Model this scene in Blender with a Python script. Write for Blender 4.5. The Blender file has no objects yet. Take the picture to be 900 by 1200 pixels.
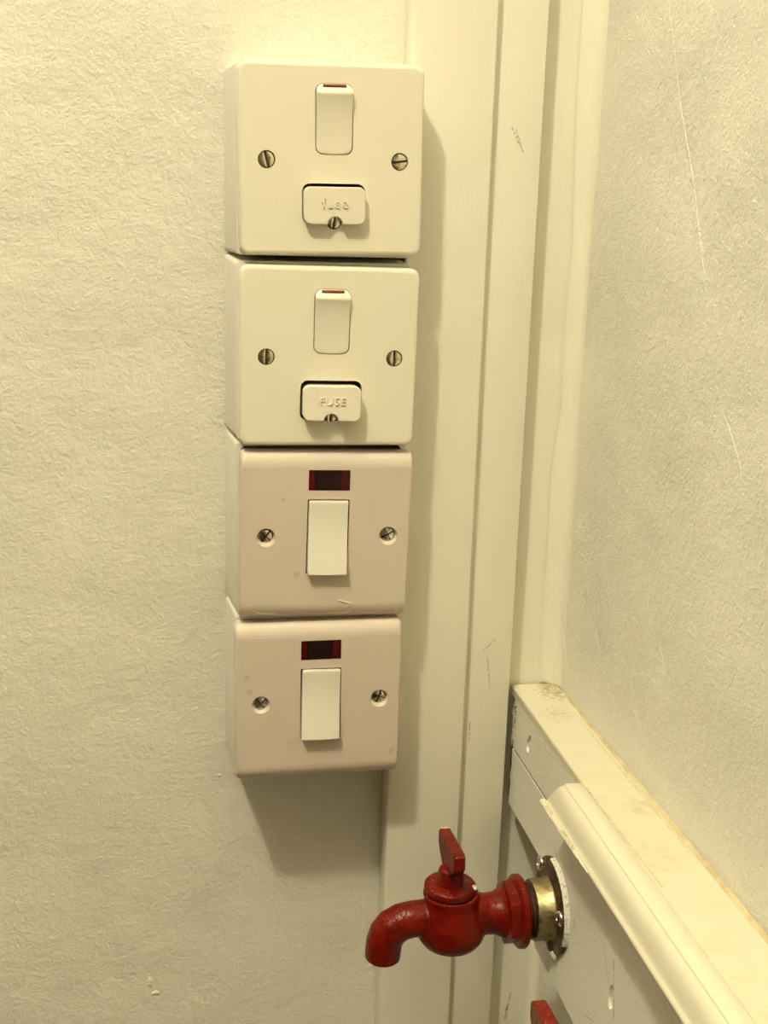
import bpy, bmesh, math, random
from mathutils import Vector, Matrix
random.seed(7)
S = 0.001            # everything below is written in millimetres
Z0 = 1150.0          # height of the local origin above the floor
scene = bpy.context.scene
col = scene.collection

# ------------------------------------------------------------ camera, world, light, exposure
cam_data = bpy.data.cameras.new('camera')
cam_data.sensor_fit = 'HORIZONTAL'; cam_data.sensor_width = 36.0
cam_data.lens = 36.0 * 1448.15 / 900.0
cam_data.clip_start = 0.01
cam = bpy.data.objects.new('camera', cam_data); col.objects.link(cam)
RM = ((0.98349558, 0.18018057, 0.01647426), (-0.1784934, 0.95130987, 0.25129591), (0.02960651, -0.25008897, 0.9677701))
cm = Matrix.Identity(4)
for i in range(3):
    cm[i][0] = RM[i][0]; cm[i][1] = RM[i][2]; cm[i][2] = -RM[i][1]
cm[0][3], cm[1][3], cm[2][3] = -10.8619 * S, -629.338 * S, (-26.733 + Z0) * S
cam.matrix_world = cm
scene.camera = cam

world = bpy.data.worlds.new('world'); scene.world = world; world.use_nodes = True
bg = world.node_tree.nodes['Background']
bg.inputs['Color'].default_value = (1.0, 0.85, 0.66, 1); bg.inputs['Strength'].default_value = 0.05

lamp_data = bpy.data.lights.new('ceiling_bulb', 'POINT')
lamp_data.energy = 58.0; lamp_data.color = (1.0, 0.935, 0.68); lamp_data.shadow_soft_size = 0.04
lamp = bpy.data.objects.new('ceiling_bulb', lamp_data); col.objects.link(lamp)
lamp.location = ((70 - 490) * S, (-42 - 700) * S, (-150 + 1310 + Z0) * S)

scene.view_settings.view_transform = 'Standard'
scene.view_settings.look = 'None'
scene.view_settings.gamma = 1.0
scene.view_settings.exposure = 0.0
scene.view_settings.use_curve_mapping = False

# ------------------------------------------------------------ material helpers
class NT:
    def __init__(s, name):
        s.m = bpy.data.materials.new(name); s.m.use_nodes = True
        s.t = s.m.node_tree; s.b = s.t.nodes['Principled BSDF']; s.out = s.t.nodes['Material Output']
        s.pos = s.n('ShaderNodeNewGeometry').outputs['Position']
    def n(s, t, **k):
        o = s.t.nodes.new(t)
        for a, v in k.items(): setattr(o, a, v)
        return o
    def set(s, sock, v):
        if hasattr(v, 'is_linked') or hasattr(v, 'links'): s.t.links.new(v, sock)
        else: sock.default_value = v
    def math(s, op, a, b=None, clamp=False):
        o = s.n('ShaderNodeMath', operation=op, use_clamp=clamp)
        s.set(o.inputs[0], a)
        if b is not None: s.set(o.inputs[1], b)
        return o.outputs[0]
    def vmath(s, op, a, b=None, val=False):
        o = s.n('ShaderNodeVectorMath', operation=op)
        s.set(o.inputs[0], a)
        if b is not None: s.set(o.inputs[1], b)
        return o.outputs['Value' if val else 'Vector']
    def noise(s, scale, detail=3, rough=.5, vec=None, stretch=None, dist=0):
        o = s.n('ShaderNodeTexNoise'); v = vec or s.pos
        if stretch: v = s.vmath('MULTIPLY', v, stretch)
        s.set(o.inputs['Vector'], v)
        o.inputs['Scale'].default_value = scale; o.inputs['Detail'].default_value = detail
        o.inputs['Roughness'].default_value = rough; o.inputs['Distortion'].default_value = dist
        return o.outputs['Fac']
    def ramp(s, f, lo, hi, a=0., b=1.):
        o = s.n('ShaderNodeMapRange', interpolation_type='SMOOTHSTEP')
        s.set(o.inputs[0], f); o.inputs[1].default_value = lo; o.inputs[2].default_value = hi
        o.inputs[3].default_value = a; o.inputs[4].default_value = b
        return o.outputs[0]
    def mix(s, f, a, b):
        o = s.n('ShaderNodeMix', data_type='RGBA')
        s.set(o.inputs[0], f)
        s.set(o.inputs[6], a if not isinstance(a, tuple) else (*a, 1)[:4])
        s.set(o.inputs[7], b if not isinstance(b, tuple) else (*b, 1)[:4])
        return o.outputs[2]
    def bump(s, h, dist, strength=1.0, prev=None):
        o = s.n('ShaderNodeBump'); s.set(o.inputs['Height'], h)
        o.inputs['Distance'].default_value = dist; o.inputs['Strength'].default_value = strength
        if prev: s.set(o.inputs['Normal'], prev)
        return o.outputs['Normal']
    def seg(s, A, B, w):
        """mask of a worn mark along the segment A-B (mm), half width w (mm)"""
        A = Vector((A[0], A[1], A[2] + Z0)) * S; B = Vector((B[0], B[1], B[2] + Z0)) * S
        d = B - A; L2 = max(d.length_squared, 1e-12)
        rel = s.vmath('SUBTRACT', s.pos, tuple(A))
        t = s.math('DIVIDE', s.vmath('DOT_PRODUCT', rel, tuple(d), True), L2, True)
        sc = s.n('ShaderNodeVectorMath', operation='SCALE'); sc.inputs[0].default_value = tuple(d); s.set(sc.inputs['Scale'], t)
        dist = s.vmath('LENGTH', s.vmath('SUBTRACT', rel, sc.outputs[0]), None, True)
        return s.ramp(dist, w * S * .35, w * S, 1, 0)
    def fin(s, color=None, rough=.5, normal=None, metal=0., spec=.5, coat=0.):
        if color is not None: s.set(s.b.inputs['Base Color'], color if not isinstance(color, tuple) else (*color, 1)[:4])
        s.set(s.b.inputs['Roughness'], rough); s.b.inputs['Metallic'].default_value = metal
        s.b.inputs['Specular IOR Level'].default_value = spec
        s.b.inputs['Coat Weight'].default_value = coat; s.b.inputs['Coat Roughness'].default_value = .12
        if normal is not None: s.set(s.b.inputs['Normal'], normal)
        return s.m

def marks(t, c, segs, dark, noise_scale=900, amount=1.0):
    """paint worn marks of one colour on colour socket c"""
    for A, B, w in segs:
        k = t.math('MULTIPLY', t.seg(A, B, w), t.ramp(t.noise(noise_scale, 2), .35, .6), True)
        c = t.mix(t.math('MULTIPLY', k, amount), c, dark)
    return c

def mat_plaster(name, base, grain, depth, wave, segs=()):
    t = NT(name)
    n1 = t.noise(grain, 5, .66, dist=.15); n2 = t.noise(grain * .33, 2, .5); n3 = t.noise(9, 3, .5)
    h = t.math('ADD', t.math('MULTIPLY', n1, .6), t.math('MULTIPLY', n2, .6))
    nb = t.bump(n3, wave); nb = t.bump(h, depth, 1.0, nb)
    c = t.mix(t.ramp(t.noise(14, 3), .35, .7), base, tuple(x * .955 for x in base))
    speck = t.ramp(t.noise(330, 1), .80, .84)
    c = t.mix(t.math('MULTIPLY', speck, .5), c, (.30, .26, .18))
    c = marks(t, c, segs, (.25, .20, .12), amount=.6)
    return t.fin(c, .62, nb, spec=.3)

def mat_gloss(name, base, rough=.38, grime=.3, segs=(), brush=(9, 9, 1.2), dark=(.20, .16, .10), bumpd=.00010):
    t = NT(name)
    g = t.noise(60, 5, .62, stretch=brush)
    nb = t.bump(t.noise(130, 3, .6, stretch=brush), bumpd)
    nb = t.bump(t.noise(22, 2), .0012, 1, nb)
    c = t.mix(t.math('MULTIPLY', t.ramp(g, .55, .8), grime), base, tuple(x * y for x, y in zip(base, (.72, .66, .52))))
    c = marks(t, c, segs, dark, amount=.75)
    return t.fin(c, rough, nb, spec=.4)

def mat_plastic(name, base, rough=.33, mottling=.15, bumpd=.00006, spots=()):
    t = NT(name)
    c = t.mix(t.math('MULTIPLY', t.ramp(t.noise(45, 4), .5, .75), mottling), base, tuple(x * y for x, y in zip(base, (.86, .80, .70))))
    sp = t.ramp(t.noise(420, 1), .79, .83)
    c = t.mix(t.math('MULTIPLY', sp, mottling * 2.0), c, (.35, .28, .18))
    for P_, r_, k_ in spots:
        c = t.mix(t.math('MULTIPLY', t.seg(P_, (P_[0] + .4, P_[1], P_[2] + .3), r_), k_), c, (.36, .27, .16))
    nb = t.bump(t.noise(1500, 2), bumpd)
    return t.fin(c, rough, nb, spec=.45)

# ------------------------------------------------------------ materials
M = {}
M['wall_back'] = mat_plaster('plaster_left', (.80, .765, .655), 520, .0012, .006)
M['wall_right'] = mat_plaster('plaster_right', (.85, .825, .735), 640, .0012, .010)
M['caulk'] = mat_gloss('old_caulk', (.84, .795, .665), .5, .12, bumpd=.00015, brush=(3, 3, 3))
M['trim'] = mat_gloss('cream_gloss_paint', (.84, .795, .665), .36, .10,
    segs=[((164.1, -13.3, 6.3), (169.0, -13.3, -2.8), .5), ((166.3, -13.3, 5.2), (170.4, -13.3, -5.2), .5),
          ((166, -13.3, -272), (168.5, -13.3, -290), .5), ((170, -13.3, -262), (164, -13.3, -268), .4), ((158, -13.3, -310), (158.3, -13.3, -322), .5),
          ((195.6, -1, -496.5), (194.0, -1, -508), .8), ((194, -1, -506), (193, -1, -514), 1.2)])
M['plate_cream'] = mat_plastic('cream_plastic', (.80, .745, .60), .32, .06)
M['plate_pink'] = mat_plastic('aged_pinkish_plastic', (.645, .55, .465), .34, .22,
    spots=[((49.5, -42, -174.2), 1.0, .5), ((56.7, -42, -213), 2.2, .4), ((108, -42, -311.4), 2.0, .4), ((32.1, -42, -267.2), 2.0, .35), ((33.5, -42, -275), 2.0, .3), ((56, -42, -305), 5.0, .15)])
M['box'] = mat_plastic('white_box_plastic', (.76, .73, .67), .40, .10)
M['rocker'] = mat_plastic('rocker_plastic', (.80, .735, .60), .28, .04)
M['rocker_b'] = mat_plastic('white_rocker_plastic', (.81, .755, .64), .28, .04)
M['wood'] = mat_gloss('painted_timber', (.82, .79, .70), .42, .22, brush=(9, 1.2, 9), bumpd=.0004,
    segs=[((184.2, -126, -365), (184.2, -128.5, -368), .8), ((184.2, -178, -352), (184.2, -183, -378), .6),
          ((184.2, -165, -352), (184.2, -176, -369), .35), ((184.2, -150, -400), (184.2, -161, -396), .4), ((184.2, -95, -347), (184.2, -97, -350), 1.0)])

def mat_ledge():
    t = NT('grimy_ledge_paint')
    base = (.665, .62, .475)
    nb = t.bump(t.noise(40, 4, .6, stretch=(6, 1, 6)), .0007)
    nb = t.bump(t.noise(900, 2), .0002, 1, nb)
    c = t.mix(t.math('MULTIPLY', t.ramp(t.noise(55, 5, .65), .5, .75), .28), base, (.56, .45, .24))
    # mould in the back corner and a stain further along, both with a ragged outline of their own
    def blot(p, r, lo, hi, colr, amt, ns):
        d = t.vmath('LENGTH', t.vmath('SUBTRACT', t.pos, (p[0] * S, p[1] * S, (p[2] + Z0) * S)), None, True)
        m = t.ramp(d, 0, r * S, 1, 0)
        k = t.ramp(t.math('ADD', t.noise(ns, 5, .7), t.math('MULTIPLY', m, .35)), lo, hi)
        k = t.math('MULTIPLY', t.math('MULTIPLY', k, t.ramp(m, .02, .3)), amt)
        return lambda c: t.mix(k, c, colr)
    for f in (blot((206, -16, -293.4), 27, .70, .95, (.27, .21, .08), .85, 560),
              blot((205, -6, -293.4), 17, .70, .92, (.20, .15, .06), .8, 760),
              blot((198, -45, -293.4), 26, .70, 1.0, (.42, .34, .16), .5, 420),
              blot((203, -150, -293.4), 22, .66, 1.0, (.50, .39, .16), .6, 160),
              blot((192, -190, -293.4), 40, .70, 1.05, (.50, .40, .20), .4, 140)): c = f(c)
    c = marks(t, c, [((184.2, -128, -293.4), (186, -215, -293.4), .9), ((207, -60, -293.4), (208.5, -190, -293.4), 1.0)], (.44, .34, .15), 700, .55)
    return t.fin(c, .42, nb, spec=.4)
M['ledge'] = mat_ledge()
M['mould'] = mat_gloss('moulding_gloss_paint', (.72, .67, .53), .34, .22, brush=(9, 1.4, 9), bumpd=.00012,
    segs=[((168.2, -121, -306), (168.2, -129, -306), 1.0), ((168.2, -144, -306), (168.2, -160, -306), 1.1),
          ((168.5, -235, -297), (169.2, -236.5, -296.4), 1.0), ((169, -246, -296.4), (167, -270, -299), .5), ((170.6, -128, -294.6), (173, -140, -294), .5)], dark=(.30, .21, .09))
t = NT('brown_caulk'); M['gap'] = t.fin(t.mix(t.ramp(t.noise(120, 4), .35, .65), (.62, .53, .34), (.50, .41, .23)), .8)
t = NT('raw_wood'); M['raw'] = t.fin(t.mix(t.noise(300, 4, stretch=(1, 1, 6)), (.10, .06, .03), (.20, .13, .07)), .9, t.bump(t.noise(500, 4), .002))
t = NT('chipped_edge_paint'); M['chip'] = t.fin(t.mix(t.ramp(t.noise(500, 4), .4, .6), (.86, .83, .74), (.66, .58, .42)), .6, t.bump(t.noise(700, 4), .0015))

def mat_red():
    t = NT('red_gloss_paint')
    c = t.mix(t.ramp(t.noise(120, 4), .4, .7), (.150, .0050, .0008), (.095, .0030, .0006))
    nrm = t.n('ShaderNodeNewGeometry').outputs['Normal']
    sep = t.n('ShaderNodeSeparateXYZ'); t.set(sep.inputs[0], nrm)
    dust = t.math('MULTIPLY', t.ramp(t.noise(1100, 2), .645, .70), t.ramp(sep.outputs['Z'], .1, .9))   # settled dust specks
    c = t.mix(t.math('MULTIPLY', dust, .36), c, (.70, .34, .14))
    nb = t.bump(t.noise(260, 3), .0006)
    t.b.inputs['IOR'].default_value = 1.3
    return t.fin(c, .30, nb, spec=.5)
M['red'] = mat_red()
t = NT('brass'); M['brass'] = t.fin(t.mix(t.ramp(t.noise(220, 4), .4, .7), (.40, .33, .18), (.22, .17, .085)), t.ramp(t.noise(150, 3), .3, .7, .42, .58), t.bump(t.noise(400, 3), .0003), metal=1.)
t = NT('dark_bronze'); M['bronze'] = t.fin(t.mix(t.ramp(t.noise(250, 4), .4, .65), (.085, .055, .028), (.20, .14, .075)), .45, t.bump(t.noise(350, 4), .0006), metal=.75)
t = NT('thread_metal'); M['thread'] = t.fin(t.mix(t.noise(300, 3), (.16, .07, .04), (.09, .05, .03)), .45, metal=.6)
t = NT('screw_nickel'); M['nickel'] = t.fin(t.mix(t.ramp(t.noise(500, 3), .45, .65), (.86, .76, .58), (.50, .40, .27)), .22, metal=1.)
t = NT('screw_steel'); M['steel'] = t.fin(t.mix(t.ramp(t.noise(500, 3), .45, .65), (.80, .74, .68), (.36, .31, .27)), .22, metal=1.)
t = NT('dark_recess'); M['dark'] = t.fin((.03, .022, .018), .8)
t = NT('white_paint_blob'); M['paint'] = t.fin(t.mix(t.ramp(t.noise(500, 3), .5, .7), (.80, .77, .68), (.50, .42, .30)), .4, t.bump(t.noise(500, 3), .0012))
t = NT('bare_metal'); M['bare'] = t.fin((.80, .70, .58), .35, metal=.25)
t = NT('red_flag'); M['flag'] = t.fin((.15, .012, .008), .4)
t = NT('neon_backing'); M['neonback'] = t.fin((.85, .70, .66), .5)
t = NT('neon_lamp_holder'); M['neondark'] = t.fin(t.mix(t.ramp(t.noise(250, 2), .4, .6), (.05, .015, .015), (.02, .008, .008)), .5)
def mat_lens():
    t = NT('red_neon_lens')
    tr = t.n('ShaderNodeBsdfTransparent'); tr.inputs[0].default_value = (.78, .010, .022, 1)
    gl = t.n('ShaderNodeBsdfGlossy'); gl.inputs['Roughness'].default_value = .18
    fr = t.n('ShaderNodeFresnel'); fr.inputs[0].default_value = 1.45
    mx = t.n('ShaderNodeMixShader'); t.set(mx.inputs[0], fr.outputs[0])
    t.t.links.new(tr.outputs[0], mx.inputs[1]); t.t.links.new(gl.outputs[0], mx.inputs[2])
    t.t.links.new(mx.outputs[0], t.out.inputs['Surface'])
    return t.m
M['lens'] = mat_lens()
t = NT('ceiling_paint'); M['ceiling'] = t.fin(t.mix(t.noise(20, 3), (.78, .75, .68), (.82, .79, .72)), .7)
t = NT('brown_wall_paint'); M['far_wall'] = t.fin(t.mix(t.noise(12, 4), (.075, .06, .045), (.10, .08, .06)), .6)
t = NT('floor_vinyl'); M['floor'] = t.fin(t.mix(t.noise(20, 4), (.10, .08, .06), (.14, .11, .08)), .5)

# ------------------------------------------------------------ mesh helpers (mm in, metres out)
def link(name, bm, mat, parent=None, origin=(0, 0, 0), angle=35, world=True):
    """bm in mm. World meshes get Z0 added and origin subtracted."""
    bmesh.ops.remove_doubles(bm, verts=bm.verts, dist=1e-4)
    bmesh.ops.recalc_face_normals(bm, faces=bm.faces)
    lim = math.radians(angle)
    for f in bm.faces: f.smooth = True
    for e in bm.edges:
        if len(e.link_faces) == 2: e.smooth = e.calc_face_angle(0) < lim
        else: e.smooth = False
    o3 = Vector(origin)
    for v in bm.verts: v.co = (v.co - o3) * S
    me = bpy.data.meshes.new(name); bm.to_mesh(me); bm.free()
    me.materials.append(mat if not isinstance(mat, str) else M[mat])
    ob = bpy.data.objects.new(name, me); col.objects.link(ob)
    if parent: ob.parent = parent
    ob.location = o3 * S if parent else (o3 + Vector((0, 0, Z0))) * S
    return ob

def empty(name, loc, label, cat, group=None):
    o = bpy.data.objects.new(name, None); col.objects.link(o)
    o.location = (loc[0] * S, loc[1] * S, (loc[2] + Z0) * S); o.empty_display_size = .01
    o['label'] = label; o['category'] = cat
    if group: o['group'] = group
    return o

def rrect(w, h, r, n=6, cx=0., cz=0.):
    pts = []
    for (sx, sz, a0) in ((1, 1, 0), (-1, 1, 90), (-1, -1, 180), (1, -1, 270)):
        for k in range(n + 1):
            a = math.radians(a0 + 90 * k / n)
            pts.append((cx + sx * (w / 2 - r) + r * math.cos(a), cz + sz * (h / 2 - r) + r * math.sin(a)))
    return pts
def circle(r, n=28, cx=0., cz=0.):
    return [(cx + r * math.cos(2 * math.pi * k / n), cz + r * math.sin(2 * math.pi * k / n)) for k in range(n)]
def inset(pts, d):
    n = len(pts); out = []
    for i in range(n):
        a, b, c = Vector(pts[i - 1]), Vector(pts[i]), Vector(pts[(i + 1) % n])
        e1 = (b - a); e2 = (c - b)
        if e1.length < 1e-6: e1 = e2
        if e2.length < 1e-6: e2 = e1
        e1 = e1.normalized(); e2 = e2.normalized()
        n1 = Vector((-e1.y, e1.x)); n2 = Vector((-e2.y, e2.x)); m = n1 + n2
        m = m / max(m.dot(n1) , .5) if m.length > 1e-6 else n1
        out.append(tuple(b + m * d))
    return out
def ring(bm, pts, y, f=None):
    f = f or (lambda a, b, d: (a, d, b))
    return [bm.verts.new(f(p[0], p[1], y)) for p in pts]
def bridge(bm, A, B, closed=True):
    n = len(A)
    for i in range(n if closed else n - 1):
        j = (i + 1) % n
        try: bm.faces.new((A[i], A[j], B[j], B[i]))
        except ValueError: pass
def fill(bm, rings, normal=(0, -1, 0)):
    es = []
    for R in rings:
        for i in range(len(R)):
            e = bm.edges.get((R[i], R[(i + 1) % len(R)])) or bm.edges.new((R[i], R[(i + 1) % len(R)]))
            es.append(e)
    bmesh.ops.triangle_fill(bm, use_beauty=True, use_dissolve=False, edges=es, normal=normal)
def box(bm, x0, x1, y0, y1, z0, z1, bev=0., seg=2):
    vs = [bm.verts.new((x, y, z)) for x in (x0, x1) for y in (y0, y1) for z in (z0, z1)]
    fs = [(0, 1, 3, 2), (4, 6, 7, 5), (0, 4, 5, 1), (2, 3, 7, 6), (0, 2, 6, 4), (1, 5, 7, 3)]
    F = [bm.faces.new([vs[i] for i in f]) for f in fs]
    if bev:
        es = set(e for f in F for e in f.edges)
        bmesh.ops.bevel(bm, geom=list(es), offset=bev, segments=seg, affect='EDGES', profile=.5)
def frame(axis):
    a = Vector(axis).normalized()
    u = Vector((0, 0, 1)) if abs(a.z) < .9 else Vector((1, 0, 0))
    s = a.cross(u).normalized(); return a, s, s.cross(a)
def lathe(bm, org, axis, prof, n=40, caps=True, rfun=None):
    a, s, u = frame(axis); o = Vector(org); R = []
    for (t_, r) in prof:
        R.append([bm.verts.new(o + a * t_ + (s * math.cos(q) + u * math.sin(q)) * (r if not rfun else rfun(r, q))) for q in (2 * math.pi * k / n for k in range(n))])
    for A, B in zip(R, R[1:]): bridge(bm, A, B)
    if caps:
        bm.faces.new(R[0][::-1]); bm.faces.new(R[-1])
    return R
def sweep(bm, pts, rads, n=24):
    R = []
    for i, p in enumerate(pts):
        p = Vector(p); d = Vector(pts[min(i + 1, len(pts) - 1)]) - Vector(pts[max(i - 1, 0)])
        d.normalize(); s = Vector((0, 1, 0)); s = (s - d * s.dot(d)).normalized(); u = s.cross(d)
        R.append([bm.verts.new(p + (s * math.cos(q) + u * math.sin(q)) * rads[i]) for q in (2 * math.pi * k / n for k in range(n))])
    for A, B in zip(R, R[1:]): bridge(bm, A, B)
    bm.faces.new(R[0][::-1]); bm.faces.new(R[-1])
def prism(bm, outer, holes, d0, d1, f, normal, bev=0.0, bowl=1.5):
    """outline in 2D (a, b) extruded from depth d0 (back) to d1 (front); holes are shallow dents in the front."""
    sg = 1 if d1 > d0 else -1
    back = ring(bm, outer, d0, f); side = ring(bm, outer, d1 - sg * bev, f)
    front = ring(bm, inset(outer, bev), d1, f) if bev else side
    bridge(bm, back, side)
    if bev: bridge(bm, side, front)
    HR = []
    for h in holes:
        h0 = ring(bm, h, d1, f); HR.append(h0)
        h1 = ring(bm, inset(h, .5), d1 - sg * bowl * .8, f); bridge(bm, h0, h1)
        c = Vector((0, 0)); 
        for q in h: c += Vector(q) / len(h)
        cv = bm.verts.new(f(c.x, c.y, d1 - sg * bowl))
        for i in range(len(h1)): bm.faces.new((h1[i], h1[(i + 1) % len(h1)], cv))
    fill(bm, [front] + HR, normal); fill(bm, [back], normal)

# ------------------------------------------------------------ the setting
def structure(name, bm, mat, label=None):
    o = link(name, bm, mat); o['kind'] = 'structure'
    if label: o['label'] = label
    return o
WX = lambda y: 210.5 - 0.0097 * (y + 3)       # the right wall is a touch out of square

ZC = 1310.0; XL = -1000.0; YF = -1500.0            # ceiling, far left wall and the wall behind the camera
bm = bmesh.new(); box(bm, XL, 214, 0, 60, -Z0, ZC)
wall_back = structure('wall_back', bm, 'wall_back', 'cream roller-stippled plaster wall carrying the four switches')
bm = bmesh.new()
pts = [(WX(0.0), 0.0), (WX(YF), YF), (WX(YF) + 60, YF), (275, 0.0)]
a = [bm.verts.new((x, y, -Z0)) for x, y in pts]; b = [bm.verts.new((x, y, ZC)) for x, y in pts]
bridge(bm, a, b); bm.faces.new(a[::-1]); bm.faces.new(b)
wall_right = structure('wall_right', bm, 'wall_right', 'cream uneven plaster wall above the painted timber ledge')
bm = bmesh.new(); box(bm, XL - 60, 290, YF - 60, 60, -Z0 - 40, -Z0)
structure('floor', bm, 'floor')
bm = bmesh.new(); box(bm, XL - 60, 290, YF - 60, 60, ZC, ZC + 40)
structure('ceiling', bm, 'ceiling')
bm = bmesh.new(); box(bm, XL - 60, XL, YF, 60, -Z0, ZC)
structure('wall_left', bm, 'far_wall')
bm = bmesh.new(); box(bm, XL - 60, 290, YF - 60, YF, -Z0, ZC)
structure('wall_front', bm, 'far_wall')

bm = bmesh.new(); box(bm, 112.0, 153.4, -18.5, -.0, -Z0, ZC, 1.3, 3)
structure('trim_1', bm, 'trim', 'widest and most proud of the three vertical cream boards')
bm = bmesh.new(); box(bm, 153.4, 179.6, -13.3, -.0, -Z0, ZC, .7, 2)
structure('trim_2', bm, 'trim', 'middle vertical cream board with scratches')
bm = bmesh.new(); box(bm, 179.6, 210.5, -1.0, -.0, -Z0, ZC, .3, 1)
structure('trim_3', bm, 'trim', 'thin cream board in the corner beside the right wall')

# concave fillet of old filler and paint where the right wall meets the corner board
def fillet(z0, z1, r0, parent):
    bm = bmesh.new(); rows = []
    nz = 40
    for i in range(nz + 1):
        z = z0 + (z1 - z0) * i / nz; r = r0 * (1 + .18 * math.sin(z * .021) + .10 * math.sin(z * .067 + 1))
        row = [(210.9, -1.1, z)]
        for k in range(9):
            q = math.pi / 2 * k / 8
            row.append((210.45 - r + r * math.sin(q) , -1.55 - r + r * math.cos(q), z))
        row.append((210.9 + .0097 * r, -1.5 - r, z))
        rows.append([bm.verts.new(p) for p in row])
    for A, B in zip(rows, rows[1:]): bridge(bm, A, B)
    bm.faces.new(rows[0]); bm.faces.new(rows[-1][::-1])
    return link('corner_filler', bm, 'caulk', None), parent
for z0, z1, r0 in ((-293.2, ZC, 9.0), (-Z0, -417, 5.0)):
    ob, par = fillet(z0, z1, r0, wall_right)
    mw = ob.location.copy(); ob.parent = wall_right; ob.location = mw - wall_right.location

# raised paint ridges and blobs on the plaster
def ridge(path, r, parent, mat):
    bm = bmesh.new(); sweep(bm, path, [r * (.35 if i in (0, len(path) - 1) else 1) for i in range(len(path))], 8)
    o = link('paint_ridge', bm, mat, None); mw = o.location.copy(); o.parent = parent; o.location = mw - parent.location
def rw(y, z, d=.15): return (WX(y) + d, y, z)
ridge([rw(-74, 80, .2), rw(-85.7, 56, .2), rw(-106, 14), rw(-126, -17.5), rw(-141, -48), rw(-156, -76)], .34, wall_right, 'wall_right')
ridge([rw(-167, -104), rw(-179.5, -112.4), rw(-192, -125), rw(-200, -142)], .36, wall_right, 'wall_right')
ridge([rw(-87.5, -96.8), rw(-99, -91), rw(-110.4, -86.6)], .42, wall_right, 'wall_right')
ridge([rw(-8.6, -247, -2.2), rw(-10, -258, -1.2), rw(-13, -269, .1), rw(-27, -290, .1)], .35, wall_right, 'caulk')
def blob(p, r, sc, parent, mat):
    bm = bmesh.new(); bmesh.ops.create_icosphere(bm, subdivisions=2, radius=r)
    for v in bm.verts: v.co = Vector((v.co.x * sc[0], v.co.y * sc[1], v.co.z * sc[2])) * random.uniform(.85, 1.12) + Vector(p)
    o = link('plaster_blob', bm, mat, None, angle=80); mw = o.location.copy(); o.parent = parent; o.location = mw - parent.location
for p, r, sc in (((-19.5, -.05, -468), 2.4, (.7, .22, 1.4)), ((-16.5, -.05, -475.5), 2.0, (1.3, .3, .8)), ((20.5, -.1, -341), 1.2, (1, .3, .7)),
                 ((-71, -.1, -408), 1.0, (1, .3, 1)), ((-24, -.1, -500), 1.0, (.7, .3, 1.2))):
    blob(p, r, sc, wall_back, 'wall_back')
for y, z, r in ((-179.5, -68.8, 2.6), (-151, -199, 1.2), (-138, -142, .8), (-127, -101.6, .8), (-165, -96, .7), (-188, -159, .8), (-177, -160.6, .7), (-151.6, -181, .7)):
    blob((WX(y) + .3, y, z), r, (.22, 1, .9), wall_right, 'wall_right')

# ------------------------------------------------------------ switches
def screw(name, parent, x, z, y, r, ang, mat, cross=False, mw=.9):
    """slotted head made of two (or four) pieces on a dark seat; y = front of the dome"""
    bm = bmesh.new()
    pieces = ((0, 180),) if not cross else ((0, 90), (90, 180))
    for half in (0, 180):
        for a0, a1 in pieces:
            pts = [(0, 0)] if cross else []
            K = 10
            arc = [(r * math.cos(math.radians(a0 + (a1 - a0) * k / K)), r * math.sin(math.radians(a0 + (a1 - a0) * k / K))) for k in range(K + 1)]
            poly = pts + arc
            gx = mw / 2
            poly = [((min(x_, -gx * .6) if a0 >= 90 else max(x_, gx * .6)) if cross else x_, max(z_, gx)) for x_, z_ in poly]
            q = math.radians(half); cq, sq = math.cos(q), math.sin(q)
            poly = [(cq * a_ - sq * b_, sq * a_ + cq * b_) for a_, b_ in poly]
            dome = lambda p_: .55 * (1 - (p_[0] ** 2 + p_[1] ** 2) / (r * r))
            L0 = [bm.verts.new((p_[0], .68, p_[1])) for p_ in poly]
            L1 = [bm.verts.new((p_[0], .0 - dome(p_) + .25, p_[1])) for p_ in poly]
            cx = sum(p_[0] for p_ in poly) / len(poly); cz = sum(p_[1] for p_ in poly) / len(poly)
            bridge(bm, L0, L1)
            cv = bm.verts.new((cx, -dome((cx, cz)), cz))
            for i in range(len(L1)):
                try: bm.faces.new((L1[i], L1[(i + 1) % len(L1)], cv))
                except ValueError: pass
    o = link(name, bm, mat, parent, angle=40)
    o.location = (x * S, y * S, z * S); o.rotation_euler = (0, -math.radians(ang), 0)
    bm = bmesh.new(); lathe(bm, (0, .65, 0), (0, 1, 0), [(0, r + .5), (2.5, r + .5)], 24)
    link('slot', bm, 'dark', o)
    return o

def rocker_mesh(hw, z0, z1, prof, yin, rc, n=26):
    """hw half width, z0..z1, prof(z)->outward protrusion beyond y=-42, corner radius rc"""
    bm = bmesh.new(); rows = []
    zs = []
    for k in range(n + 1):
        s_ = .5 - .5 * math.cos(math.pi * k / n); zs.append(z0 + (z1 - z0) * s_)
    for z in zs:
        e = min(z - z0, z1 - z); w = hw if e >= rc else hw - rc + math.sqrt(max(rc * rc - (rc - e) ** 2, 0))
        p = -42 - prof(z); c = .45
        rows.append([bm.verts.new(q) for q in ((-w, yin, z), (-w, p + c, z), (-w + c * .3, p + c * .3, z), (-w + c, p, z), (0, p, z), (w - c, p, z), (w - c * .3, p + c * .3, z), (w, p + c, z), (w, yin, z))])
    for A, B in zip(rows, rows[1:]): bridge(bm, A, B, False)
    bm.faces.new(rows[0]); bm.faces.new(rows[-1][::-1])
    return bm

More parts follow.
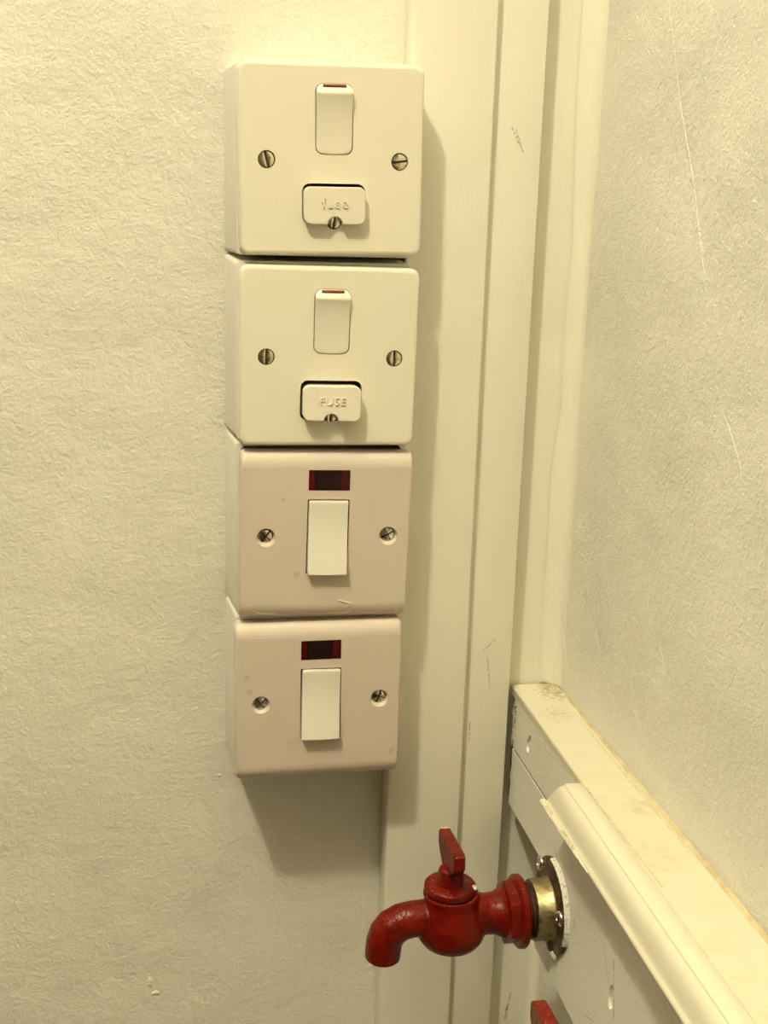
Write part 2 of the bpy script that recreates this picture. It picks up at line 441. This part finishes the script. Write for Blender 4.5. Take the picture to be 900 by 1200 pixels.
def back_box(parent, cx, cz, a, zt, zb, drop=0.):
    """hollow surface box; given in world mm, built plumb although the plate may be crooked"""
    bm = bmesh.new()
    xb0, xf0, x1 = 24.0, 27.6, 111.7; r = 2.5
    def rr(x0, x1_, z0, z1): return rrect(x1_ - x0, z1 - z0, r, 4, (x0 + x1_) / 2, (z0 + z1) / 2)
    o0 = ring(bm, rr(xb0, x1, zb, zt), -.05); o1 = ring(bm, rr(xf0, x1, zb, zt - drop), -32.9)
    i1 = ring(bm, rr(xf0 + 2, x1 - 2, zb + 2, zt - 2 - drop), -32.9); i0 = ring(bm, rr(xb0 + 3, x1 - 2, zb + 2, zt - 2), -2.5)
    bridge(bm, o0, o1); bridge(bm, o1, i1); bridge(bm, i1, i0); bm.faces.new(o0); bm.faces.new(i0)
    for v in bm.verts: v.co.x -= cx; v.co.z -= cz
    o = link('back_box', bm, 'box', parent)
    o.rotation_euler = (0, math.radians(a), 0)
    return o

def text_part(txt, size, parent, x, z, y, mat):
    cu = bpy.data.curves.new('lettering', 'FONT'); cu.body = txt; cu.size = size * S; cu.extrude = .00048; cu.bevel_depth = .00003
    cu.align_x = 'CENTER'; cu.align_y = 'CENTER'; cu.space_character = 1.2
    tmp = bpy.data.objects.new('tmp', cu); col.objects.link(tmp)
    dg = bpy.context.evaluated_depsgraph_get(); me = bpy.data.meshes.new_from_object(tmp.evaluated_get(dg))
    bpy.data.objects.remove(tmp); bpy.data.curves.remove(cu)
    me.name = 'lettering'; me.materials.clear(); me.materials.append(M[mat])
    o = bpy.data.objects.new('lettering', me); col.objects.link(o); o.parent = parent
    o.location = (x * S, y * S, z * S); o.rotation_euler = (math.pi / 2, 0, 0)
    return o

def faceplate(parent, style, holes, cones, mat):
    bm = bmesh.new()
    if style == 'flat':
        r = 4.6
        spec = [(0, 0, -33.0), (0, 0, -39.3), (.25, .25, -40.6), (.9, .9, -41.6), (1.9, 1.9, -42.0), (2.3, 2.3, -42.0)]
    else:
        r = 3.2; spec = [(0, 0, -33.0), (0, 0, -36.2)]
        for k in range(1, 9):
            q = math.pi / 2 * k / 8
            spec.append((1.5 * (1 - math.cos(q)), 8.0 * (1 - math.cos(q)), -36.2 - 5.8 * math.sin(q)))
        spec.append((1.8, 8.4, -42.0))
    prev = None
    for ix, iz, y in spec:
        R = ring(bm, rrect(86 - 2 * ix, 86 - 2 * iz, max(r - ix * .8, .8), 6), y)
        if prev: bridge(bm, prev, R)
        prev = R
    HR = []
    for h in holes:
        h0 = ring(bm, h, -42); h1 = ring(bm, h, -36.5); bridge(bm, h0, h1); HR.append(h0)
    for (x, z, ra, rb, dep) in cones:
        h0 = ring(bm, circle(ra, 28, x, z), -42); h1 = ring(bm, circle(rb, 28, x, z + (.35 if ra > 4.5 else 0)), -42 + dep); h2 = ring(bm, circle(rb, 28, x, z + (.35 if ra > 4.5 else 0)), -36.5)
        bridge(bm, h0, h1); bridge(bm, h1, h2); HR.append(h0)
    fill(bm, [prev] + HR)
    return link('faceplate', bm, mat, parent, angle=28)

def lerp_prof(P):
    def f(z):
        if z <= P[0][0]: return P[0][1]
        for (a_, b_), (c_, d_) in zip(P, P[1:]):
            if z <= c_:
                t_ = (z - a_) / (c_ - a_); return b_ + (d_ - b_) * t_
        return P[-1][1]
    return f

XO = 0.9      # the openings sit slightly right of the plates' centre line
def fused_switch(label, cx, cz, a, zt, zb, txt, car, scr, rk):
    root = empty('fused_switch', (cx, 0, cz), label, 'switch', 'switches stacked on the wall')
    root.rotation_euler = (0, -math.radians(a), 0)
    back_box(root, cx, cz, a, zt, zb, 1.6 if zt < 0 else 0)
    rz0, rz1 = rk
    hole_r = rrect(17.5, rz1 - rz0 + .5, 3.4, 6, XO, (rz0 + rz1) / 2)
    hx, hz, hw, hh = car['hole']
    hole_c = rrect(hw, hh, 3.6, 6, hx, hz)
    cs = car['screw']
    faceplate(root, 'flat', [hole_r, hole_c],
              [(XO - 31.1, 0, 4.05, 4.0, 1.5), (XO + 30.9, 0, 4.05, 4.0, 1.5)], 'plate_cream')
    # rocker: ridge near its top, hollow slope running in towards the bottom
    prof = lerp_prof([(rz0, .35), (rz0 + 4, .25), (rz0 + 10, .55), (rz0 + 16, 1.05), (rz0 + 21, 1.75), (rz0 + 24.5, 2.5), (rz1 - 4.6, 3.0), (rz1 - 4.0, 3.05), (rz1 - 3.4, 2.85), (rz1 - 1.2, .9), (rz1, .2)])
    bm = rocker_mesh(8.35, rz0, rz1, prof, -36, 3.1, 40)
    rock = link('rocker', bm, 'rocker', root, angle=50); rock.location = (XO * S, 0, 0)
    bm = bmesh.new(); box(bm, -5.4, 5.4, -.8, .3, -.6, .6, .2, 1)
    fl = link('indicator_flag', bm, 'flag', rock); fl.location = (.0, -42.75 * S, (rz1 - 1.05) * S); fl.rotation_euler = (math.radians(-42), 0, 0)
    fl['label'] = 'dark red flag along the top of the rocker'
    # fuse carrier with a half-round notch for its screw
    w, h = car['size']; x0, z0 = car['pos']; p = car['out']
    base = rrect(w, h, 3.3, 6)
    nr = 3.45; poly = []
    for k, q in enumerate(base):
        poly.append(q)
        if k == 20:        # end of the lower left corner: run the notch along the bottom edge
            for i in range(13):
                an = math.pi - math.pi * i / 12
                poly.append((car['notch'] + nr * math.cos(an), -h / 2 + nr * math.sin(an)))
    bm = bmesh.new()
    L = [ring(bm, poly, -36.6), ring(bm, poly, -42 - p + .5), ring(bm, inset(poly, .18), -42 - p + .15), ring(bm, inset(poly, .6), -42 - p), ring(bm, inset(poly, .9), -42 - p)]
    for A, B in zip(L, L[1:]): bridge(bm, A, B)
    fill(bm, [L[-1]]); fill(bm, [L[0]])
    fc = link('fuse_carrier', bm, 'rocker', root, origin=(0, -40, 0), angle=40)
    fc.location = (x0 * S, -40 * S, z0 * S); fc.rotation_euler = car.get('tilt', (0, 0, 0))
    text_part(txt, car['tsize'], fc, car['tx'], car['tz'], -2 - p - .05, 'rocker')
    sc = screw('carrier_screw', root, cs[0], cs[1], -42 - car['sy'], 2.95, 80, 'nickel', mw=.8)
    for s_, (x, ang) in zip((0, 1), ((XO - 31.1, scr[0]), (XO + 30.9, scr[1]))):
        screw('screw', root, x, 0, -41.5, 3.5, ang, 'nickel', mw=1.0)
    return root

fused_switch('topmost cream fused switch, rocker above a fuse holder reading fuse in small letters', 71.0, -13.1, .806, 29.9, -57.0, 'fuse',
    dict(hole=(.9, -19.5, 29.6, 18.4), size=(28.6, 16.9), pos=(.9, -20.2), out=4.2, notch=.1, tsize=6.4, tx=0, tz=1.0, screw=(1.0, -27.5), sy=.9),
    (104, 8), (2.9, 33.5))
fused_switch('second cream fused switch from the top, its fuse holder pulled partly out and reading FUSE', 71.4, -104.2, -.423, -58.2, -145.6, 'FUSE',
    dict(hole=(1.3, -20.8, 29.9, 19.6), size=(27.9, 16.9), pos=(1.5, -21.7), out=6.0, notch=-.3, tsize=5.2, tx=.3, tz=1.0, screw=(1.3, -28.2), sy=.6, tilt=(math.radians(-3.0), 0, math.radians(-2.5))),
    (88, 90), (2.2, 32.3))

def isolator_switch(label, cx, cz, a, zt, zb, nz, rz, tilt, scr):
    root = empty('isolator_switch', (cx, 0, cz), label, 'switch', 'switches stacked on the wall')
    root.rotation_euler = (0, -math.radians(a), 0)
    back_box(root, cx, cz, a, zt, zb)
    hole_r = rrect(21.0, 38.6, .9, 3, XO, rz); hole_n = rrect(20.6, 10.3, .25, 2, XO, nz)
    faceplate(root, 'rolled', [hole_r, hole_n], [(XO - 30.7, -.3, 4.75, 3.75, 1.8), (XO + 30.7, .3, 4.75, 3.75, 1.8)], 'plate_pink')
    prof = lerp_prof([(-18.6, 4.1), (-14, 3.45), (-8, 2.55), (-2, 1.75), (5, 1.05), (12, .85), (17.4, 1.05), (18.6, .8)])
    bm = rocker_mesh(9.8, -18.6, 18.6, prof, -36, .7, 40)
    rock = link('rocker', bm, 'rocker_b', root, angle=40); rock.location = (XO * S, 0, rz * S); rock.rotation_euler = (0, math.radians(tilt), 0)
    bm = bmesh.new(); box(bm, -10.15, 10.15, -42.1, -41.1, -5.0, 5.0)
    ne = link('neon_indicator', bm, 'lens', root); ne.location = (XO * S, 0, nz * S); ne['label'] = 'dark red neon window'
    bm = bmesh.new(); box(bm, -10.2, 10.2, -39.2, -38.4, -5.1, 5.1)
    link('neon_backing', bm, 'neonback', ne)
    bm = bmesh.new(); box(bm, -7.0, 6.4, -40.9, -39.3, -5.0, 5.0, .4, 1)
    link('neon_lamp', bm, 'neondark', ne)
    for x, z, ang in ((XO - 30.7, -.2, scr[0]), (XO + 30.7, .6, scr[1])):
        screw('screw', root, x, z, -40.1, 3.4, ang, 'steel', True, .85)
    return root
upper_iso = isolator_switch('pinkish isolator switch with a red neon window, directly above the lowest switch', 71.3, -193.4, -.84, -146.9, -235.4, 28.8, -.1, 0, (52, 30))
for path in ([(78.9, -42.2, -226.7), (82, -42.2, -227.6), (85.5, -42.2, -228.7)], [(84.6, -42.1, -229.2), (82.6, -41.8, -231.0), (84.4, -41.0, -233.0), (85.2, -40.2, -234.2)], [(85.2, -40.4, -233.6), (79, -40.2, -234.0), (73, -40, -234.2)],
             [(35.9, -41.4, -231.6), (38, -40.6, -233.5), (42.7, -40.4, -233.8), (48, -40.3, -233.9)], [(108.6, -41.0, -233.2), (110.4, -41.2, -231.4), (111.2, -41.0, -229.5)]):
    bm = bmesh.new(); sweep(bm, [(x - 71.3, y, z + 193.4) for x, y, z in path], [.30] * len(path), 6)
    link('paint_crust', bm, 'mould', upper_iso, angle=60)
isolator_switch('lowest pinkish isolator switch with a red neon window, bottom of the stack', 69.3, -281.7, .349, -236.6, -324.8, 28.4, -.8, 1.1, (40, 70))

# ------------------------------------------------------------ timber ledge on the right wall
XF = 184.2; YE = -560
ledge = empty('timber_ledge', (197, -280, -416), 'painted timber ledge with grimy top and rounded moulding along the right wall', 'ledge')
LO = Vector((197, -280, -416))
def lpart(name, bm, mat, **k):
    o = link(name, bm, mat, None, **k); o.parent = ledge; o.location = (0, 0, 0) if False else o.location - ledge.location; return o
fx = lambda y, z, x: (x, y, z)
# upper batten: thin top skin reaches the corner, the front face below it breaks off raggedly
bm = bmesh.new()
n = 60; ys = [-3.2 + (YE + 3.2) * (i / n) ** 1.6 for i in range(n + 1)]
top_f = []; top_b = []
for y in ys:
    wob = random.uniform(-.25, .25); back = 209.5 + (.9 if y > -25 else 0) + (.004 * abs(y + 120) if y < -200 else 0) + wob
    if y > -14: back = 209.9
    top_f.append((XF - .15 + wob * .3, y)); top_b.append((min(back, WX(y) - .1), y))
outline = top_f + top_b[::-1]
f2 = lambda a_, b_, d: (a_, b_, d)
lo = ring(bm, outline, -298.0, f2); mid = ring(bm, outline, -294.2, f2); up = ring(bm, [(x + (.5 if i <= n else -.3), y) for i, (x, y) in enumerate(outline)], -293.4, f2)
bridge(bm, lo, mid); bridge(bm, mid, up); fill(bm, [up], (0, 0, 1)); fill(bm, [lo], (0, 0, 1))
lpart('ledge_top', bm, 'ledge', angle=15)
def jag(z0, z1, y0, amp, n=14):
    return [(y0 + random.uniform(-amp, amp), z0 + (z1 - z0) * k / n) for k in range(n + 1)]
def dent(cy, cz, a_, b_, tilt, n=18):
    out = []
    for k in range(n):
        q = 2 * math.pi * k / n; u, v = a_ * math.cos(q), b_ * math.sin(q); c, s_ = math.cos(tilt), math.sin(tilt)
        out.append((cy + c * u - s_ * v, cz + s_ * u + c * v))
    return out
bm = bmesh.new()
o_ = jag(-298.1, -327.3, -12.0, 2.6) + [(YE, -327.3), (YE, -298.1)]
prism(bm, o_, [dent(-40, -312.5, 3.0, 6.2, .45)], 208.5, XF, fx, (-1, 0, 0), 0, 1.6)
lpart('upper_batten', bm, 'wood', angle=30)
bm = bmesh.new()
o_ = jag(-328.75, -363, -10.6, 1.0, 8) + [(-69.6, -363.2), (-70.6, -390), (-71.0, -415.8), (-300, -414.6), (YE, -414.6), (YE, -328.75)]
prism(bm, o_, [dent(-178, -370.5, 3.0, 6.5, .12)], 208.5, XF, fx, (-1, 0, 0), 0, 1.8)
lpart('fascia_board', bm, 'wood', angle=30)
# chipped paint along the broken end and the raw wood inside the joint
bm = bmesh.new()
for k in range(16):
    z = -300 - 27 * k / 16; y = -9.5 + random.uniform(-.5, .5)
    v = [bm.verts.new((XF - .4 - random.uniform(0, .6), y + random.uniform(0, 2.5), z)), bm.verts.new((XF - .1, y - random.uniform(4, 12) * (1 - .5 * k / 16), z + random.uniform(-2, 0))), bm.verts.new((XF - .1, y - random.uniform(.5, 3), z - 2.4)), bm.verts.new((XF + .6, y, z - 1.2))]
    bm.faces.new((v[0], v[1], v[2])); bm.faces.new((v[0], v[2], v[3])); bm.faces.new((v[0], v[3], v[1])); bm.faces.new((v[1], v[3], v[2]))
o = lpart('paint_flakes', bm, 'chip', angle=5); o['kind'] = 'stuff'
bm = bmesh.new(); box(bm, 186, 208, -7.6, -3.2, -362, -298.2)
lpart('raw_end', bm, 'raw')['label'] = 'dark bare end of the timber'
bm = bmesh.new(); box(bm, XF + .45, 208, YE, -14, -328.9, -327.2)
lpart('joint_gap', bm, 'dark')
# caulk in the gap behind the ledge
bm = bmesh.new(); rows = []
for i in range(61):
    y = -12 + (YE + 12) * i / 60; z = -294.9 + .25 * math.sin(y * .11) + random.uniform(-.1, .1)
    rows.append([bm.verts.new(q) for q in ((207.5, y, -297.6), (209.0, y, z), (WX(y) - .05, y, z + 1.6 + random.uniform(-.15, .2)), (WX(y) - .05, y, -298))])
for A, B in zip(rows, rows[1:]): bridge(bm, A, B)
bm.faces.new(rows[0]); bm.faces.new(rows[-1][::-1])
lpart('caulk_line', bm, 'gap')
# ovolo moulding: flat band, groove, rounded nose, lip
prof = [(184.15, -313), (184.15, -293.9), (183.6, -293.35), (175.9, -293.35), (175.4, -293.6), (175.2, -294.5), (174.9, -294.55), (174.4, -294.3), (173.4, -294.9), (172.4, -296.0), (171.6, -297.5), (171.0, -299.2), (170.5, -301.0), (170.1, -302.8), (169.7, -304.2), (169.2, -305.1), (168.6, -305.6), (168.2, -306.5), (168.4, -307.8), (169.4, -308.8), (175, -311)]
bm = bmesh.new(); R = []
cut = lambda z: -123 + max(0., -294 - z) * .55                # the end is sawn off at a slant
for y in [-123 - .0, -123.6] + [-123.6 + (YE + 123.6) * i / 30 for i in range(1, 31)]:
    k = .35 if y == -123 else 0
    R.append([bm.verts.new((x + (k if x < 180 else 0), y if y < -124 else cut(z) + (y + 123), z - (k if z > -300 else -k))) for x, z in prof])
for A, B in zip(R, R[1:]): bridge(bm, A, B)
bm.faces.new(R[0]); bm.faces.new(R[-1][::-1])
lpart('moulding', bm, 'mould', angle=50)
# ragged ridge of old paint hanging on the lip at the start of the moulding
bm = bmesh.new(); rows = []
for i in range(25):
    y = -113.5 - 66 * i / 24; w = 1.15 * (1 - .55 * (i / 24) ** 2) + random.uniform(-.15, .15)
    rows.append([bm.verts.new((168.4 + dx * w, y, -306.6 + dz * w)) for dx, dz in ((1.2, .3), (.5, .75), (-.7, .6), (-1.25, -.2), (-.9, -1.1), (.6, -1.4))])
for A, B in zip(rows, rows[1:]): bridge(bm, A, B)
bm.faces.new(rows[0]); bm.faces.new(rows[-1][::-1])
lpart('paint_ridge', bm, 'mould', angle=20)

# ------------------------------------------------------------ red bib tap
AX = Vector((130.0, -95.0, -378.0))            # body centre
def remeshed(bm, name, mat, parent, voxel=.55, it=10):
    bmesh.ops.recalc_face_normals(bm, faces=bm.faces)
    for v in bm.verts: v.co = v.co * S
    me = bpy.data.meshes.new(name); bm.to_mesh(me); bm.free()
    tmp = bpy.data.objects.new('tmp', me); col.objects.link(tmp)
    r = tmp.modifiers.new('r', 'REMESH'); r.mode = 'VOXEL'; r.voxel_size = voxel * S
    s_ = tmp.modifiers.new('s', 'SMOOTH'); s_.factor = .5; s_.iterations = it
    dg = bpy.context.evaluated_depsgraph_get(); m2 = bpy.data.meshes.new_from_object(tmp.evaluated_get(dg))
    bpy.data.objects.remove(tmp); bpy.data.meshes.remove(me)
    m2.name = name; m2.materials.clear(); m2.materials.append(M[mat])
    for p in m2.polygons: p.use_smooth = True
    o = bpy.data.objects.new(name, m2); col.objects.link(o); o.parent = parent
    return o

def bib_tap():
    root = empty('bib_tap', (AX.x, AX.y, AX.z), 'red painted bib tap on a brass collar and round flange below the moulding', 'tap')
    P = lambda x, y, z: Vector((x, y, z)) - AX            # world mm to tap mm
    # body: bulb, neck and curved spout grown together
    bm = bmesh.new()
    lathe(bm, P(131.0, -95, -397.2), (0, 0, 1), [(1.8, .5), (2.1, 6.5), (3.2, 10.8), (5.8, 14.6), (9.5, 17.0), (14, 17.7), (19, 17.0), (24, 15.2), (28, 13.8), (33.4, 13.3)], 40)
    lathe(bm, P(140, -95, -378), (1, 0, 0), [(0, 11.8), (5, 10.8), (9, 10.2), (13, 10.6), (16, 12.0), (19, 14.2), (20.5, 14.8), (24.5, 14.8)], 36)
    path = [(126, -95, -377.6), (118, -95, -377.8), (111, -95, -377.9), (105.5, -95, -379.0), (101.2, -95, -381.6), (98.4, -95, -385.2), (97.1, -95, -389.5), (96.7, -95, -394), (96.5, -95, -398.6)]
    sweep(bm, [P(*q) for q in path], [9.4, 9.1, 9.0, 9.1, 9.3, 9.3, 9.2, 9.1, 8.9], 28)
    remeshed(bm, 'tap_body', 'red', root)
    # hexagonal shoulder and round collar of the inlet
    bm = bmesh.new()
    def hexr(r, q):
        k = math.pi / 3; qq = (q + .35) % k - k / 2; return min(r, 14.6 / math.cos(qq))
    lathe(bm, P(157.6, -95, -378), (1, 0, 0), [(0, 13.2), (.9, 16.6), (6.2, 16.6)], 60, True, hexr)
    lathe(bm, P(163.6, -95, -378), (1, 0, 0), [(0, 16.2), (.5, 17.6), (1.2, 18.3), (3.4, 18.4), (4.3, 17.8), (4.9, 16.4)], 48)
    link('hex_collar', bm, 'red', root, angle=30)
    # bonnet disc with the groove under it
    bm = bmesh.new()
    lathe(bm, P(129.8, -95, -366.0), (0, 0, 1), [(0, 13.2), (1.0, 13.5), (1.7, 13.3), (2.1, 11.9), (3.0, 11.8), (3.3, 12.9), (4.0, 13.1), (6.0, 12.9), (6.7, 12.2), (7.0, 10)], 48)
    bo = link('bonnet', bm, 'red', root, angle=40)
    bm = bmesh.new(); bmesh.ops.create_icosphere(bm, subdivisions=2, radius=1.9)
    for v in bm.verts: v.co = Vector((v.co.x * .9 * random.uniform(.8, 1.1), v.co.y * 1.2, v.co.z * .55)) + P(140.9, -99.6, -359.9)
    link('paint_chip', bm, 'bare', bo, angle=80)['label'] = 'pale chip in the red paint'
    bm = bmesh.new()
    lathe(bm, P(129.8, -95, -360), (0, 0, 1), [(0, 7.3), (1.6, 6.6), (7.6, 6.3), (9.2, 5.6), (9.8, 4.4)], 36)
    link('stem', bm, 'red', root, angle=40)
    # winged key
    bm = bmesh.new()
    out = [(-81.6, -336.4), (-108.2, -336.2), (-109.6, -337.4), (-110.0, -343.6), (-108.8, -345.4), (-101.0, -352.4), (-89.0, -352.4), (-81.8, -345.6), (-80.4, -343.4), (-80.2, -337.6)]
    sh = lambda y, z, x: P(x + (-.045 * (y + 95)), y, z)
    A = ring(bm, out, 127.4, sh); B = ring(bm, out, 132.0, sh)
    cc = Vector((-95, -343.5)); shrink = [tuple(cc + (Vector(q) - cc) * .955) for q in out]
    A2 = ring(bm, shrink, 126.9, sh); B2 = ring(bm, shrink, 132.5, sh)
    bridge(bm, A, B); bridge(bm, A2, A); bridge(bm, B, B2); bm.faces.new(A2); bm.faces.new(B2[::-1])
    ha = link('handle', bm, 'red', root, angle=25)
    bm = bmesh.new()
    box(bm, -1.5, 1.5, -.9, .9, -.35, .35, .3, 1)
    ch = link('paint_chip', bm, 'bare', ha); ch.location = P(129.4, -80.9, -336.7) * S; ch.rotation_euler = (math.radians(-30), 0, 0); ch['label'] = 'bare worn tip of the handle'
    # threaded nipple, brass collar, wall flange
    bm = bmesh.new(); pr = [(0, 13.6)]
    for k in range(5): pr += [(.3 + k * 1.25, 14.0), (.75 + k * 1.25, 13.0), (1.2 + k * 1.25, 13.0), (1.5 + k * 1.25, 14.0)]
    pr += [(7.0, 13.6)]
    lathe(bm, P(167.5, -95, -378), (1, 0, 0), pr, 40)
    link('threaded_nipple', bm, 'thread', root, angle=60)
    bm = bmesh.new()
    lathe(bm, P(172.2, -95, -377.8), (1, 0, 0), [(0, 13.8), (.3, 15.0), (.9, 15.4), (8.2, 15.5), (9.6, 16.4), (10.4, 18.0)], 48)
    link('brass_collar', bm, 'brass', root, angle=40)
    fcx = P(181.6, -97.0, -374.5)
    bm = bmesh.new()
    lathe(bm, fcx, (1, 0, 0), [(0, 20), (.25, 23.4), (.8, 24.2), (2.55, 24.2)], 56)
    flg = link('wall_flange', bm, 'bronze', root, angle=40)
    bm = bmesh.new()          # white wall paint round the front and top of the flange's rim
    R = []
    for i in range(41):
        q = math.radians(-22 + 120 * i / 40); w = .62 + .16 * math.sin(i * 1.1) + random.uniform(-.08, .08)
        if i in (0, 40): w = .3
        c_, s_ = math.cos(q), math.sin(q)
        R.append([bm.verts.new(fcx + Vector((dx, -c_ * rr, s_ * rr))) for dx, rr in ((.2, 24.2 - 1.6 * w), (-.15, 24.1), (.6, 24.7), (2.5, 24.8 + .5 * w), (2.5, 23.6))])
    for A, B in zip(R, R[1:]): bridge(bm, A, B)
    bm.faces.new(R[0]); bm.faces.new(R[-1][::-1])
    link('paint_rim', bm, 'paint', flg, angle=60)['label'] = 'white paint smeared round the flange rim'
    for k, (y, z) in enumerate(((-79.8, -361.0), (-114.0, -371.6), (-103.0, -393.0))):
        bm = bmesh.new()
        lathe(bm, Vector((0, 0, 0)), (-1, 0, 0), [(-.2, 3.9), (.4, 3.9), (1.3, 3.2), (1.8, 1.6), (1.85, .9), (1.1, .7), (1.0, .1)], 24)
        sc = link('flange_screw', bm, 'steel' if k < 2 else 'bronze', flg, angle=40); sc.location = P(181.6, y, z) * S
    bm = bmesh.new(); bmesh.ops.create_icosphere(bm, subdivisions=3, radius=4.2)
    for v in bm.verts:
        v.co = Vector((v.co.x * .38, v.co.y * 1.1, v.co.z * .9)) * random.uniform(.92, 1.08) + P(182.6, -104.5, -397.2)
    link('paint_drip', bm, 'paint', flg, angle=80)
    return root
tap = bib_tap()
def copy_tree(o, parent=None):
    c = o.copy(); col.objects.link(c)
    if parent: c.parent = parent; c.matrix_parent_inverse = o.matrix_parent_inverse.copy()
    for ch in list(o.children): copy_tree(ch, c)
    return c
tap2 = copy_tree(tap)
tap2.location = tap.location + Vector((0, -156.5, 13.2)) * S
for o in list(tap2.children_recursive):           # the second handle has no worn tip
    if o.name.startswith('paint_chip') and o.parent.name.startswith('handle'): bpy.data.objects.remove(o)
tap2['label'] = 'second red tap at the bottom edge, only its handle tip in view'
for o in (tap, tap2): o['group'] = 'red taps on the timber ledge'
